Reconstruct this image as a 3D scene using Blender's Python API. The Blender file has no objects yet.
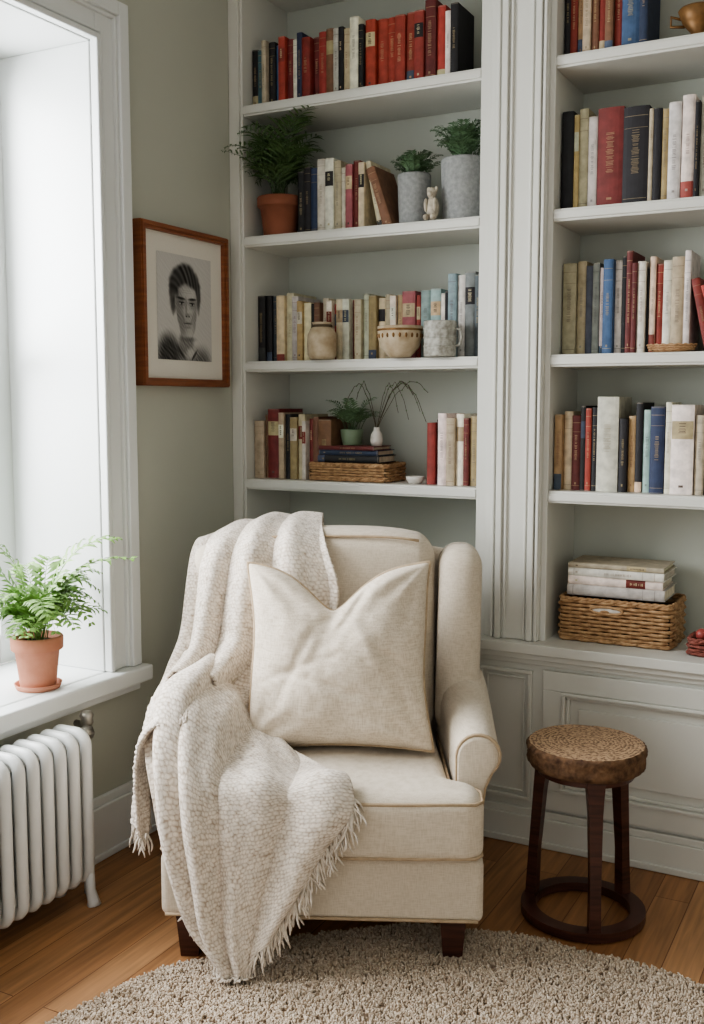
import bpy, math, random
import numpy as np
from mathutils import Vector, Matrix, noise
random.seed(7); np.random.seed(7)
pi=math.pi
def lin(c):
    c=c/255.; return c/12.92 if c<=.04045 else ((c+.055)/1.055)**2.4
def rgb(r,g,b): return (lin(r),lin(g),lin(b),1.0)

# ------------------------------------------------ materials
def newmat(name):
    m=bpy.data.materials.new(name); m.use_nodes=True
    nt=m.node_tree; b=nt.nodes["Principled BSDF"]; return m,nt,b
def N(nt,t,**kw):
    n=nt.nodes.new(t)
    for k,v in kw.items(): setattr(n,k,v)
    return n
def L(nt,a,b): nt.links.new(a,b)
def mat_plain(name,col,rough=.5,var=.06,scale=8,bump=.0,bscale=60,metal=0,bdist=.002,coord='Object',col2=None,spec=None):
    m,nt,b=newmat(name)
    tc=N(nt,'ShaderNodeTexCoord'); n=N(nt,'ShaderNodeTexNoise'); n.inputs['Scale'].default_value=scale; n.inputs['Detail'].default_value=4
    L(nt,tc.outputs[coord],n.inputs['Vector'])
    cr=N(nt,'ShaderNodeValToRGB'); c2=col2 or tuple(min(1,x*(1-var*2.2)) for x in col[:3])+(1,)
    cr.color_ramp.elements[0].position=.3; cr.color_ramp.elements[1].position=.7
    cr.color_ramp.elements[0].color=c2; cr.color_ramp.elements[1].color=col
    L(nt,n.outputs['Fac'],cr.inputs[0]); L(nt,cr.outputs[0],b.inputs['Base Color'])
    b.inputs['Roughness'].default_value=rough; b.inputs['Metallic'].default_value=metal
    if spec is not None: b.inputs['Specular IOR Level'].default_value=spec
    if bump>0:
        n2=N(nt,'ShaderNodeTexNoise'); n2.inputs['Scale'].default_value=bscale; n2.inputs['Detail'].default_value=3
        L(nt,tc.outputs[coord],n2.inputs['Vector'])
        bp=N(nt,'ShaderNodeBump'); bp.inputs['Strength'].default_value=bump; bp.inputs['Distance'].default_value=bdist
        L(nt,n2.outputs['Fac'],bp.inputs['Height']); L(nt,bp.outputs[0],b.inputs['Normal'])
    return m
def mat_attr(name,rough=.55,var=.12,scale=60,bump=.15):
    m,nt,b=newmat(name)
    at=N(nt,'ShaderNodeAttribute'); at.attribute_name='Col'
    tc=N(nt,'ShaderNodeTexCoord'); n=N(nt,'ShaderNodeTexNoise'); n.inputs['Scale'].default_value=scale; n.inputs['Detail'].default_value=5
    L(nt,tc.outputs['Object'],n.inputs['Vector'])
    mr=N(nt,'ShaderNodeMapRange'); mr.inputs[1].default_value=.3; mr.inputs[2].default_value=.7; mr.inputs[3].default_value=1-var; mr.inputs[4].default_value=1+var*.4
    L(nt,n.outputs['Fac'],mr.inputs[0])
    mx=N(nt,'ShaderNodeVectorMath'); mx.operation='SCALE'
    L(nt,at.outputs['Color'],mx.inputs[0]); L(nt,mr.outputs[0],mx.inputs['Scale']); L(nt,mx.outputs[0],b.inputs['Base Color'])
    b.inputs['Roughness'].default_value=rough
    if bump:
        bp=N(nt,'ShaderNodeBump'); bp.inputs['Strength'].default_value=bump; bp.inputs['Distance'].default_value=.001
        L(nt,n.outputs['Fac'],bp.inputs['Height']); L(nt,bp.outputs[0],b.inputs['Normal'])
    return m
def mat_linen(name,col,dark,sc=420,bs=.35):
    m,nt,b=newmat(name)
    tc=N(nt,'ShaderNodeTexCoord')
    outs=[]
    for st in ((1,1,.12),(.12,.12,1)):
        mp=N(nt,'ShaderNodeMapping'); mp.inputs['Scale'].default_value=st; L(nt,tc.outputs['Object'],mp.inputs['Vector'])
        n=N(nt,'ShaderNodeTexNoise'); n.inputs['Scale'].default_value=sc; n.inputs['Detail'].default_value=2; L(nt,mp.outputs[0],n.inputs['Vector']); outs.append(n.outputs['Fac'])
    ad=N(nt,'ShaderNodeMath'); ad.operation='ADD'; L(nt,outs[0],ad.inputs[0]); L(nt,outs[1],ad.inputs[1])
    hf=N(nt,'ShaderNodeMath'); hf.operation='MULTIPLY'; hf.inputs[1].default_value=.5; L(nt,ad.outputs[0],hf.inputs[0])
    cr=N(nt,'ShaderNodeValToRGB'); cr.color_ramp.elements[0].position=.36; cr.color_ramp.elements[1].position=.58
    cr.color_ramp.elements[0].color=dark; cr.color_ramp.elements[1].color=col
    L(nt,hf.outputs[0],cr.inputs[0])
    big=N(nt,'ShaderNodeTexNoise'); big.inputs['Scale'].default_value=7; L(nt,tc.outputs['Object'],big.inputs['Vector'])
    mr=N(nt,'ShaderNodeMapRange'); mr.inputs[1].default_value=.3; mr.inputs[2].default_value=.7; mr.inputs[3].default_value=.96; mr.inputs[4].default_value=1.02; L(nt,big.outputs['Fac'],mr.inputs[0])
    mx=N(nt,'ShaderNodeVectorMath'); mx.operation='SCALE'; L(nt,cr.outputs[0],mx.inputs[0]); L(nt,mr.outputs[0],mx.inputs['Scale']); L(nt,mx.outputs[0],b.inputs['Base Color'])
    b.inputs['Roughness'].default_value=.9; b.inputs['Specular IOR Level'].default_value=.15
    b.inputs['Sheen Weight'].default_value=.15
    bp=N(nt,'ShaderNodeBump'); bp.inputs['Strength'].default_value=bs; bp.inputs['Distance'].default_value=.001; L(nt,hf.outputs[0],bp.inputs['Height']); L(nt,bp.outputs[0],b.inputs['Normal'])
    return m
def mat_knit(name):
    m,nt,b=newmat(name)
    at=N(nt,'ShaderNodeAttribute'); at.attribute_name='Knit'
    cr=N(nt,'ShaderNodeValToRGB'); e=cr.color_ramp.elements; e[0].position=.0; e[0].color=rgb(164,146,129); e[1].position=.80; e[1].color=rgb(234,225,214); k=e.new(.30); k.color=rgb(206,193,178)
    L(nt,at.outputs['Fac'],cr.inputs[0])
    tc=N(nt,'ShaderNodeTexCoord')
    n2=N(nt,'ShaderNodeTexNoise'); n2.inputs['Scale'].default_value=60; n2.inputs['Detail'].default_value=5; L(nt,tc.outputs['Object'],n2.inputs['Vector'])
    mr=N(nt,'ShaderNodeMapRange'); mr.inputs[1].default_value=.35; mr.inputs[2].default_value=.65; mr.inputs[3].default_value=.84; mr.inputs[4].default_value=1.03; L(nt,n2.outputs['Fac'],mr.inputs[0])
    mx=N(nt,'ShaderNodeVectorMath'); mx.operation='SCALE'; L(nt,cr.outputs[0],mx.inputs[0]); L(nt,mr.outputs[0],mx.inputs['Scale']); L(nt,mx.outputs[0],b.inputs['Base Color'])
    n3=N(nt,'ShaderNodeTexNoise'); n3.inputs['Scale'].default_value=380; n3.inputs['Detail'].default_value=2; L(nt,tc.outputs['Object'],n3.inputs['Vector'])
    bp=N(nt,'ShaderNodeBump'); bp.inputs['Strength'].default_value=.7; bp.inputs['Distance'].default_value=.0025; L(nt,n3.outputs['Fac'],bp.inputs['Height']); L(nt,bp.outputs[0],b.inputs['Normal'])
    b.inputs['Roughness'].default_value=.95; b.inputs['Specular IOR Level'].default_value=.1; b.inputs['Sheen Weight'].default_value=.2
    return m
def mat_planks(name):
    m,nt,b=newmat(name)
    tc=N(nt,'ShaderNodeTexCoord')
    mp=N(nt,'ShaderNodeMapping'); mp.inputs['Rotation'].default_value=(0,0,pi/2); L(nt,tc.outputs['Object'],mp.inputs['Vector'])
    br=N(nt,'ShaderNodeTexBrick'); br.offset=.37; br.inputs['Scale'].default_value=1
    br.inputs['Brick Width'].default_value=1.1; br.inputs['Row Height'].default_value=.085; br.inputs['Mortar Size'].default_value=.0011; br.inputs['Mortar Smooth'].default_value=.1
    br.inputs['Color1'].default_value=(0,0,0,1); br.inputs['Color2'].default_value=(1,1,1,1); br.inputs['Mortar'].default_value=(.5,.5,.5,1); br.inputs['Bias'].default_value=0
    L(nt,mp.outputs[0],br.inputs['Vector'])
    cr=N(nt,'ShaderNodeValToRGB'); e=cr.color_ramp.elements; e[0].color=rgb(152,108,72); e[1].color=rgb(184,139,98); k=e.new(.5); k.color=rgb(169,123,83)
    L(nt,br.outputs['Color'],cr.inputs[0])
    m2=N(nt,'ShaderNodeMapping'); m2.inputs['Scale'].default_value=(40,2.2,1); L(nt,tc.outputs['Object'],m2.inputs['Vector'])
    n=N(nt,'ShaderNodeTexNoise'); n.inputs['Scale'].default_value=1.6; n.inputs['Detail'].default_value=8; n.inputs['Distortion'].default_value=.6; L(nt,m2.outputs[0],n.inputs['Vector'])
    mr=N(nt,'ShaderNodeMapRange'); mr.inputs[1].default_value=.32; mr.inputs[2].default_value=.68; mr.inputs[3].default_value=.66; mr.inputs[4].default_value=1.12; L(nt,n.outputs['Fac'],mr.inputs[0])
    mx=N(nt,'ShaderNodeVectorMath'); mx.operation='SCALE'; L(nt,cr.outputs[0],mx.inputs[0]); L(nt,mr.outputs[0],mx.inputs['Scale'])
    mm=N(nt,'ShaderNodeMix'); mm.data_type='RGBA'; L(nt,br.outputs['Fac'],mm.inputs[0]); L(nt,mx.outputs[0],mm.inputs[6]); mm.inputs[7].default_value=rgb(104,64,36)
    L(nt,mm.outputs[2],b.inputs['Base Color']); b.inputs['Roughness'].default_value=.44
    bp=N(nt,'ShaderNodeBump'); bp.invert=True; bp.inputs['Strength'].default_value=.5; bp.inputs['Distance'].default_value=.002; L(nt,br.outputs['Fac'],bp.inputs['Height']); L(nt,bp.outputs[0],b.inputs['Normal'])
    return m
def mat_wood(name,c1,c2,rough=.4,st=(3,3,40),scale=2):
    m,nt,b=newmat(name)
    tc=N(nt,'ShaderNodeTexCoord'); mp=N(nt,'ShaderNodeMapping'); mp.inputs['Scale'].default_value=st; L(nt,tc.outputs['Object'],mp.inputs['Vector'])
    n=N(nt,'ShaderNodeTexNoise'); n.inputs['Scale'].default_value=scale; n.inputs['Detail'].default_value=6; n.inputs['Distortion'].default_value=.8; L(nt,mp.outputs[0],n.inputs['Vector'])
    cr=N(nt,'ShaderNodeValToRGB'); cr.color_ramp.elements[0].position=.32; cr.color_ramp.elements[1].position=.68; cr.color_ramp.elements[0].color=c1; cr.color_ramp.elements[1].color=c2
    L(nt,n.outputs['Fac'],cr.inputs[0]); L(nt,cr.outputs[0],b.inputs['Base Color']); b.inputs['Roughness'].default_value=rough
    bp=N(nt,'ShaderNodeBump'); bp.inputs['Strength'].default_value=.2; bp.inputs['Distance'].default_value=.001; L(nt,n.outputs['Fac'],bp.inputs['Height']); L(nt,bp.outputs[0],b.inputs['Normal'])
    return m

M_wall=mat_plain('sage_wall_paint',rgb(184,186,174),.75,.02,3,.12,220)
M_trim=mat_plain('white_trim_paint',rgb(222,225,224),.38,.015,4,.05,60)
M_case=mat_plain('bookcase_paint',rgb(215,215,208),.42,.02,4,.05,60)
M_caseshade=mat_plain('bookcase_paint_shaded',rgb(189,193,183),.6,.02,4)  # same bookcase paint, darkened: shade of the recess put into the colour
M_ceil=mat_plain('ceiling_paint',rgb(232,232,228),.8,.01,3)
M_floor=mat_planks('oak_planks')
M_linen=mat_linen('chair_linen',rgb(214,203,187),rgb(197,185,167))
M_pillow=mat_linen('pillow_linen',rgb(227,216,200),rgb(202,188,169),340,.75)
M_pipe=mat_plain('piping_linen',rgb(190,169,142),.9,.1,60,.3,400)
M_knit=mat_knit('throw_knit')
M_yarn=mat_plain('fringe_yarn',rgb(226,215,201),.95,.15,90)
M_darkwood=mat_wood('mahogany',rgb(54,31,25),rgb(88,53,43),.35)
M_frame=mat_wood('frame_wood',rgb(122,72,50),rgb(150,94,62),.4)
M_books=mat_attr('book_cloth',.65,.26,45,.2)
M_leaf=mat_attr('leaves',.5,.25,25,.1)
M_art=mat_attr('pencil_on_paper',.85,.03,300,.05)
M_terra=mat_plain('terracotta',rgb(194,138,114),.85,.12,14,.25,120,col2=rgb(172,114,90))
M_terra2=mat_plain('terracotta_dark',rgb(148,92,70),.85,.12,14,.25,120)
M_conc=mat_plain('grey_stoneware',rgb(160,162,160),.8,.14,90,.4,150,col2=rgb(136,138,138))
M_soil_core=mat_plain('soil_and_basket_core',rgb(50,38,28),1,.3,80,.8,120)
M_rad=mat_plain('radiator_enamel',rgb(222,224,222),.3,.02,5,.08,40)
M_metal=mat_plain('valve_metal',rgb(176,172,164),.35,.1,30,metal=.8)
M_wick=mat_plain('wicker',rgb(192,158,120),.7,.25,60,.3,200,col2=rgb(150,114,80))
M_cer=mat_plain('cream_ceramic',rgb(194,180,156),.55,.15,30,.3,90,col2=rgb(158,138,110))
M_cer2=mat_plain('speckled_ceramic',rgb(188,188,180),.6,.3,70,.3,90,col2=rgb(130,126,116))
M_white=mat_plain('white_ceramic',rgb(224,220,212),.5,.08,50,.2,80)
M_brass=mat_plain('aged_brass',rgb(140,104,64),.5,.2,40,metal=.5)
M_rug=mat_attr('rug_wool',.98,.12,30,0)
M_stick=mat_plain('dry_twig',rgb(90,78,60),.8,.1,30)

# ------------------------------------------------ mesh builder
class MB:
    def __init__(s): s.v=[];s.f=[];s.mi=[];s.sm=[];s.c=[];s.uv=None
    def add(s,vf,mat=0,smooth=True,col=(1,1,1,1),M=None):
        v,f=vf; o=len(s.v)
        if M is not None: v=[M@Vector(p) for p in v]
        s.v+= [tuple(p) for p in v]
        for q in f:
            s.f.append(tuple(i+o for i in q)); s.mi.append(mat); s.sm.append(smooth); s.c.append(col)
        return s
    def build(s,name,mats,loc=(0,0,0),rz=0,bevel=0,col=False,knit=None):
        me=bpy.data.meshes.new(name); me.from_pydata(s.v,[],s.f); 
        for m in mats: me.materials.append(m)
        me.polygons.foreach_set('material_index',s.mi); me.polygons.foreach_set('use_smooth',s.sm)
        if col:
            a=me.color_attributes.new('Col','FLOAT_COLOR','CORNER')
            arr=np.empty((len(me.loops),4),dtype=np.float32)
            k=0
            for q,c in zip(s.f,s.c):
                arr[k:k+len(q)]=c; k+=len(q)
            a.data.foreach_set('color',arr.ravel())
        if knit is not None:
            a=me.attributes.new('Knit','FLOAT','POINT'); a.data.foreach_set('value',np.array(knit,dtype=np.float32))
        me.update(); me.validate()
        ob=bpy.data.objects.new(name,me); bpy.context.collection.objects.link(ob)
        ob.location=loc; ob.rotation_euler=(0,0,rz)
        if bevel:
            b=ob.modifiers.new('bevel','BEVEL'); b.width=bevel; b.segments=2; b.limit_method='ANGLE'; b.angle_limit=.7
        return ob
def box(x0,x1,y0,y1,z0,z1):
    v=[(x,y,z) for z in (z0,z1) for y in (y0,y1) for x in (x0,x1)]
    return v,[(0,2,3,1),(4,5,7,6),(0,1,5,4),(2,6,7,3),(0,4,6,2),(1,3,7,5)]
def rbox(x0,x1,y0,y1,z0,z1,r,m=(6,6,6),seg=4,fn=None):
    h=[(x1-x0)/2,(y1-y0)/2,(z1-z0)/2]; c=[(x1+x0)/2,(y1+y0)/2,(z1+z0)/2]; r=min(r,*h)
    cs=[]
    for k in range(3):
        l=[]
        for i in range(seg): l.append(-h[k]+r*(1-math.tan(pi/4*(1-i/seg))))
        a=-(h[k]-r); n=m[k]
        for i in range(n+1): l.append(a+(2*(h[k]-r))*i/n if h[k]>r else 0)
        for i in range(1,seg+1): l.append(h[k]-r+r*math.tan(pi/4*i/seg))
        cs.append(l)
    vid={};V=[];Fc=[]
    def g(p):
        key=tuple(round(q,6) for q in p)
        if key not in vid:
            inn=[max(-(h[k]-r),min(h[k]-r,p[k])) for k in range(3)]
            d=[p[k]-inn[k] for k in range(3)]; l=math.sqrt(sum(q*q for q in d))
            if l>1e-9: q=[inn[k]+d[k]/l*r for k in range(3)]
            else: q=list(p)
            q=[q[k]+c[k] for k in range(3)]
            if fn: q=fn(*q)
            vid[key]=len(V); V.append(tuple(q))
        return vid[key]
    for ax in range(3):
        a,b=(ax+1)%3,(ax+2)%3
        for s in (-1,1):
            for i in range(len(cs[a])-1):
                for j in range(len(cs[b])-1):
                    q=[]
                    for ii,jj in ((i,j),(i+1,j),(i+1,j+1),(i,j+1)):
                        p=[0,0,0];p[ax]=s*h[ax];p[a]=cs[a][ii];p[b]=cs[b][jj];q.append(g(p))
                    if s<0:q=q[::-1]
                    if len(set(q))==4: Fc.append(tuple(q))
                    elif len(set(q))==3: Fc.append(tuple(dict.fromkeys(q)))
    return V,Fc
def lathe(prof,seg=28,cx=0,cy=0,cz=0,sq=1):
    V=[];F=[]
    for r,z in prof:
        for i in range(seg):
            a=2*pi*i/seg; V.append((cx+r*math.cos(a),cy+sq*r*math.sin(a),cz+z))
    for k in range(len(prof)-1):
        for i in range(seg):
            j=(i+1)%seg; F.append((k*seg+i,k*seg+j,(k+1)*seg+j,(k+1)*seg+i))
    return V,F
def tube(pts,r,seg=6,closed=False):
    pts=[Vector(p) for p in pts]; n=len(pts); V=[];F=[]
    up=Vector((0,0,1))
    prev=None
    for i,p in enumerate(pts):
        if closed: t=pts[(i+1)%n]-pts[i-1]
        else: t=pts[min(i+1,n-1)]-pts[max(i-1,0)]
        if t.length<1e-9: t=Vector((0,0,1))
        t.normalize()
        if prev is None:
            a=t.cross(up); 
            if a.length<.1: a=t.cross(Vector((1,0,0)))
        else: a=prev-t*prev.dot(t)
        if a.length<1e-6: a=t.cross(Vector((1,0,0)))
        a.normalize(); prev=a; b=t.cross(a)
        rr=r[i] if isinstance(r,(list,tuple)) else r
        for k in range(seg):
            an=2*pi*k/seg; V.append(tuple(p+a*math.cos(an)*rr+b*math.sin(an)*rr))
    for i in range(n if closed else n-1):
        j=(i+1)%n
        for k in range(seg):
            l=(k+1)%seg; F.append((i*seg+k,i*seg+l,j*seg+l,j*seg+k))
    if not closed:
        F.append(tuple(range(seg))[::-1]); F.append(tuple((n-1)*seg+k for k in range(seg)))
    return V,F
def ell(cx,cy,cz,rx,ry,rz,nu=16,nv=10):
    prof=[(math.sin(pi*i/nv),-math.cos(pi*i/nv)) for i in range(nv+1)]
    V,F=lathe([(max(r,1e-4),z) for r,z in prof],nu)
    return [(cx+x*rx,cy+y*ry,cz+z*rz) for x,y,z in V],F
def bez(p0,p1,p2,n):
    p0,p1,p2=map(Vector,(p0,p1,p2)); return [p0*(1-t)**2+p1*2*t*(1-t)+p2*t*t for t in [i/n for i in range(n+1)]]

# ------------------------------------------------ room
XW=-1.92; YB=3.09; CEIL=2.78
def one(name,vf,mat,bevel=0): 
    m=MB(); m.add(vf,0,False); return m.build(name,[mat],bevel=bevel)
one('floor',box(-2.3,1.7,-1.6,3.15,-.05,0),M_floor)
one('ceiling',box(-2.3,1.7,-1.6,3.15,CEIL,CEIL+.05),M_ceil)
one('wall_back',box(-2.3,1.7,YB,3.15,0,CEIL),M_wall)
one('wall_right',box(1.6,1.7,-1.6,YB,0,CEIL),M_wall)
w=MB()
WY0,WY1,WZ0,WZ1=.70,2.17,.47,2.20
w.add(box(-2.30,XW,-1.6,YB,0,WZ0),0,False)
w.add(box(-2.30,XW,-1.6,YB,WZ1,CEIL),0,False)
w.add(box(-2.30,XW,-1.6,WY0,WZ0,WZ1),0,False)
w.add(box(-2.30,XW,WY1,YB,WZ0,WZ1),0,False)
w.build('wall_left',[M_wall])
w=MB()
w.add(box(-2.30,XW-.001,WY1-.012,WY1-.0005,.515,WZ1-.012),0,False)
w.add(box(-2.30,XW-.001,WY0+.0005,WY0+.012,.515,WZ1-.012),0,False)
w.add(box(-2.30,XW-.001,WY0+.0005,WY1-.0005,WZ1-.012,WZ1-.0005),0,False)
def ringlayer(a,b,t,e=0):
    y0,y1,z1=WY0+.010,WY1-.010,WZ1-.010
    w.add(box(XW+e,XW+t,y1+a,y1+b,.516,z1+b),0,False)
    w.add(box(XW+e,XW+t,y0-b,y0-a,.516,z1+b),0,False)
    w.add(box(XW+e,XW+t,y0-a,y1+a,z1+a,z1+b),0,False)
for a,b,t in ((.003,.110,.016),(0,.014,.026),(.020,.028,.021),(.078,.115,.036),(.068,.078,.027)): ringlayer(a,b,t,.0005)
w.build('trim_1',[M_trim],bevel=.003)
w=MB()
w.add(box(-2.24,XW,WY0,WY1,.471,.515),0,False)
w.add(box(XW,-1.86,WY0-.13,WY1+.125,.47,.515),0,False)
w.add(box(XW,-1.885,WY0-.11,WY1+.10,.445,.47),0,False)
w.build('window_sill',[M_trim],bevel=.006)
w=MB()
xs0,xs1=-2.285,-2.24
for y0,y1 in ((WY0+.012,WY0+.07),(WY1-.078,WY1-.0125),((WY0+WY1)/2-.03,(WY0+WY1)/2+.03)): w.add(box(xs0,xs1,y0,y1,.516,WZ1-.013),0,False)
for z0,z1 in ((.517,.60),(1.33,1.39),(WZ1-.09,WZ1-.014)): w.add(box(xs0+.004,xs1-.004,WY0+.02,WY1-.02,z0,z1),0,False)
w.build('window_1',[M_trim])
w=MB()
w.add(box(XW,XW+.022,-1.6,2.748,0.001,.15),0,False)
w.add(box(XW,XW+.014,-1.6,2.748,.15,.175),0,False)
w.add(box(XW,XW+.028,-1.6,2.748,0.001,.02),0,False)
w.build('baseboard_left',[M_trim],bevel=.003)
w=MB(); w.add(box(1.57,1.6,-1.6,2.74,0,.17),0,False); w.build('baseboard_right',[M_trim],bevel=.004)

# ------------------------------------------------ bookcase
c=MB()
Y0=2.80; YK=3.07
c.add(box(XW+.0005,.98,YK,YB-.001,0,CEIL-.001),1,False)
def upright(x0,x1): c.add(box(x0,x1,Y0,YK,.58,CEIL-.001),0,False)
upright(XW+.001,-1.875); upright(-1.085,-.872); upright(-.08,.13); upright(.93,.98)
c.add(box(XW+.001,-1.882,Y0-.012,Y0,.586,CEIL-.001),0,False)
def pilaster(x0,x1):
    W=x1-x0
    for a,b,t in ((.16,.24,.014),(.24,.93,.020),(.27,.31,.030),(.34,.42,.034),(.45,.48,.028),(.72,.75,.028),(.78,.86,.034),(.88,.92,.030)):
        c.add(box(x0+W*a,x0+W*b,Y0-t,Y0,.586,CEIL-.001),0,False)
pilaster(-1.085,-.872); pilaster(-.08,.13)
SH=[1.01,1.385,1.775,2.175,2.57]
for x0,x1 in ((-1.875,-1.085),(-.872,-.08),(.13,.93)):
    for z in SH:
        c.add(box(x0,x1,Y0+.004,YK,z-.034,z),0,False)
        c.add(box(x0,x1,Y0-.002,Y0+.010,z-.028,z-.006),0,False)
YC=2.77
c.add(box(XW+.001,.98,YC,YK,0,.557),0,False)
c.add(box(XW+.0015,1.0,YC-.035,YK,.556,.585),0,False)
c.add(box(XW+.002,1.0,YC-.022,YC,.538,.556),0,False)
c.add(box(XW+.0025,1.0,YC-.010,YC,.522,.538),0,False)
c.add(box(XW+.03,.985,YC-.020,YC,0,.085),0,False)
c.add(box(XW+.03,.985,YC-.014,YC,.085,.105),0,False)
c.add(box(XW+.03,.985,YC-.026,YC,0.001,.02),0,False)
def frame(x0,x1,z0,z1,wd,t,y=YC):
    c.add(box(x0,x1,y-t,y,z0,z0+wd),0,False); c.add(box(x0,x1,y-t,y,z1-wd,z1),0,False)
    c.add(box(x0,x0+wd,y-t,y,z0+wd,z1-wd),0,False); c.add(box(x1-wd,x1,y-t,y,z0+wd,z1-wd),0,False)
for x0 in (-1.055,-.05):
    frame(x0,x0+.16,.125,.505,.012,.012); frame(x0+.022,x0+.138,.147,.483,.006,.007)
for x0,x1 in ((-1.88,-1.09),(-.862,-.09),(.15,.92)):
    frame(x0,x1,.115,.512,.055,.016)
    frame(x0+.0555,x1-.0555,.1705,.4565,.010,.022); frame(x0+.066,x1-.066,.181,.446,.010,.010)
    c.add(box(x0+.10,x1-.10,YC-.008,YC,.215,.412),0,False)
c.build('built_in_bookcase',[M_case,M_caseshade],bevel=.0025)

# ------------------------------------------------ books
COL={'k':(38,37,40),'n':(48,58,82),'b':(74,102,134),'t':(74,106,110),'r':(152,64,56),'R':(112,52,50),'o':(164,72,56),
'w':(220,213,201),'c':(204,190,164),'g':(144,146,144),'y':(184,158,118),'B':(120,88,68),'p':(166,96,102),'l':(154,174,176),'s':(84,90,98),'G':(74,90,76)}
def jit(c,a=.12):
    f=1+random.uniform(-a,a); return rgb(*[max(0,min(255,q*f*(1+random.uniform(-.03,.03)))) for q in c])
def book(mb,w,h,d,colr,M):
    """spine faces -y, bottom z=0, x 0..w"""
    w*=.96; cc=jit(colr); th=.0022; bl=min(.005,w*.16)
    mb.add(box(0,th,.004,d,0,h),0,False,cc,M); mb.add(box(w-th,w,.004,d,0,h),0,False,cc,M)
    mb.add(box(th,w-th,.0045,d-.004,.003,h-.004),0,False,jit((214,203,180),.06),M)
    n=6; 
    def arc(z0,z1,off,a0,a1,col):
        V=[];F=[]
        for i in range(n+1):
            t=a0+(a1-a0)*i/n; x=w*t; y=.004-bl*math.sin(pi*t)**.7-off if 0<t<1 else .004-off
            V+= [(x,y,z0),(x,y,z1)]
        for i in range(n): F.append((2*i,2*i+2,2*i+3,2*i+1))
        V2=len(V); V+=[(w*a1,.006,z0),(w*a0,.006,z0),(w*a1,.006,z1),(w*a0,.006,z1)]
        F.append(tuple([V2+1,V2]+[2*i for i in range(n,-1,-1)])); F.append(tuple([2*i+1 for i in range(n+1)]+[V2+2,V2+3]))
        mb.add((V,F),0,False,col,M)
    arc(0,h,0,0,1,cc)
    wr=tuple(.7*q+.3*g for q,g in zip(cc[:3],(.45,.40,.32)))+(1,)
    if random.random()<.5: arc(h-.004,h-.0005,.0002,.05,.95,wr); arc(.0005,.003,.0002,.05,.95,wr)
    lum=sum(colr)/3
    base_i=(186,166,126) if lum<130 else random.choice([(90,78,72),(124,76,68),(100,100,106),(144,126,102)])
    ink=jit(base_i,.1); ink=tuple(.55*a+.45*b for a,b in zip(ink[:3],cc[:3]))+(1,)
    st=random.random()
    if w>.011:
        if st<.40:
            for z in ((.06,.064),(.90,.904),(.78,.782)): arc(h*z[0],h*z[1]+.0006,.0003,.04,.96,ink)
        elif st<.58:
            lb=jit(random.choice([(40,36,40),(126,56,50),(222,214,198),(74,84,102),(190,172,136)]),.1); arc(h*.62,h*.82,.0004,.03,.97,lb)
            ink=jit((194,182,152) if sum(lb[:3])<1 else (90,78,70))
        elif st<.72: arc(0.0005,h*random.uniform(.1,.22),.0003,.0,1,jit(random.choice([(150,76,68),(80,92,110),(70,70,70),(204,188,156)])))
    if w>.009 and random.random()<.85:
        z=h*random.uniform(.64,.70) if .40<=st<.58 else h*random.uniform(.30,.45)
        zt=h*.80 if (.40<=st<.58) else h*random.uniform(.62,.76)
        y=.004-bl-.0006
        while z<zt:
            l=random.uniform(.0015,.0032); ww=w*random.uniform(.10,.17)
            mb.add(box(w/2-ww,w/2+ww,y-.0002,y+.002,z,z+l*.65),0,False,ink,M); z+=l+(.004 if random.random()<.18 else .001)
        if random.random()<.5:
            mb.add(box(w*.40,w*.60,y-.0002,y+.002,h*.08,h*.08+.006),0,False,ink,M)
T=Matrix.Translation
def row(mb,spec,x,z,unit,h0,yf=2.838,hv=.02,xmax=None):
    for s in spec.split():
        k=s[0]; parts=s[1:].split(':'); wpx=float(parts[0]); w_=wpx*unit
        h=float(parts[1])/1000+random.uniform(-.006,.006) if len(parts)>1 else h0+random.uniform(-hv,hv)
        if xmax and x+w_>xmax: break
        book(mb,w_,h,random.uniform(.125,.16),COL[k],T((x,yf+random.uniform(-.006,.022),z+.0005)))
        x+=w_
    return x
UL=.00341; UR=.00276
S=MB()
row(S,"k7:180 t6:172 c5:190 k7:188 b6:176 r7:195 R7:186 w4:182 n6:196 r9:184 R7:190 r8:188 B8:202 w6:188 k5:194 c6:182 w9:212 k5:186 o10:196 o10:199 o9:194 o10:198 o9:198 r9:200 R10:217 r8:203 w5:188 k7:200",-1.872,2.175,UL,.195,xmax=-1.088)
S.build('row_of_books',[M_books],col=True)
S=MB()
x=row(S,"k8:192 k7:206 n8:198 w9:213 w9:216 c7:208 w4:186 p7:196 R7:202 c6:188",-1.712,1.775,UL,.2)
def lean(mb,w,h,k,xb,z,deg,y=2.838):
    a=math.radians(deg); M=T((xb,y,z+.0005))@Matrix.Rotation(-a,4,'Y')@T((-w*.96,0,0)); book(mb,w,h,.14,COL[k],M)
lean(S,.030,.19,'B',-1.375,1.775,19); lean(S,.016,.2,'c',-1.408,1.775,12)
S.build('row_of_books',[M_books],col=True)
S=MB()
x=row(S,"k8:215 k6:210 s6:212 c9:205 c8:212 w7:206 y6:190 c8:180 k4:175 B6:185 c6:190 w6:188 r5:180 c7:186 w7:192 R5:190 c7:184 w6:196 y8:190 c7:186 c6:200 w6:196 y6:190 p13:200 r4:190 l10:205 l10:200 w4:190 k3:200 l8:240 w7:236 g10:245 s6:238 w6:244 R4:230 k4:230",-1.872,1.385,UL,.2,yf=2.868,xmax=-1.09)
S.build('row_of_books',[M_books],col=True)
S=MB()
row(S,"c11:188 B3:200 R13:230 c6:215 k6:208 y8:203 c7:213 w4:190 R4:195 B6:202 B14:192",-1.872,1.01,UL,.2)
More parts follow.
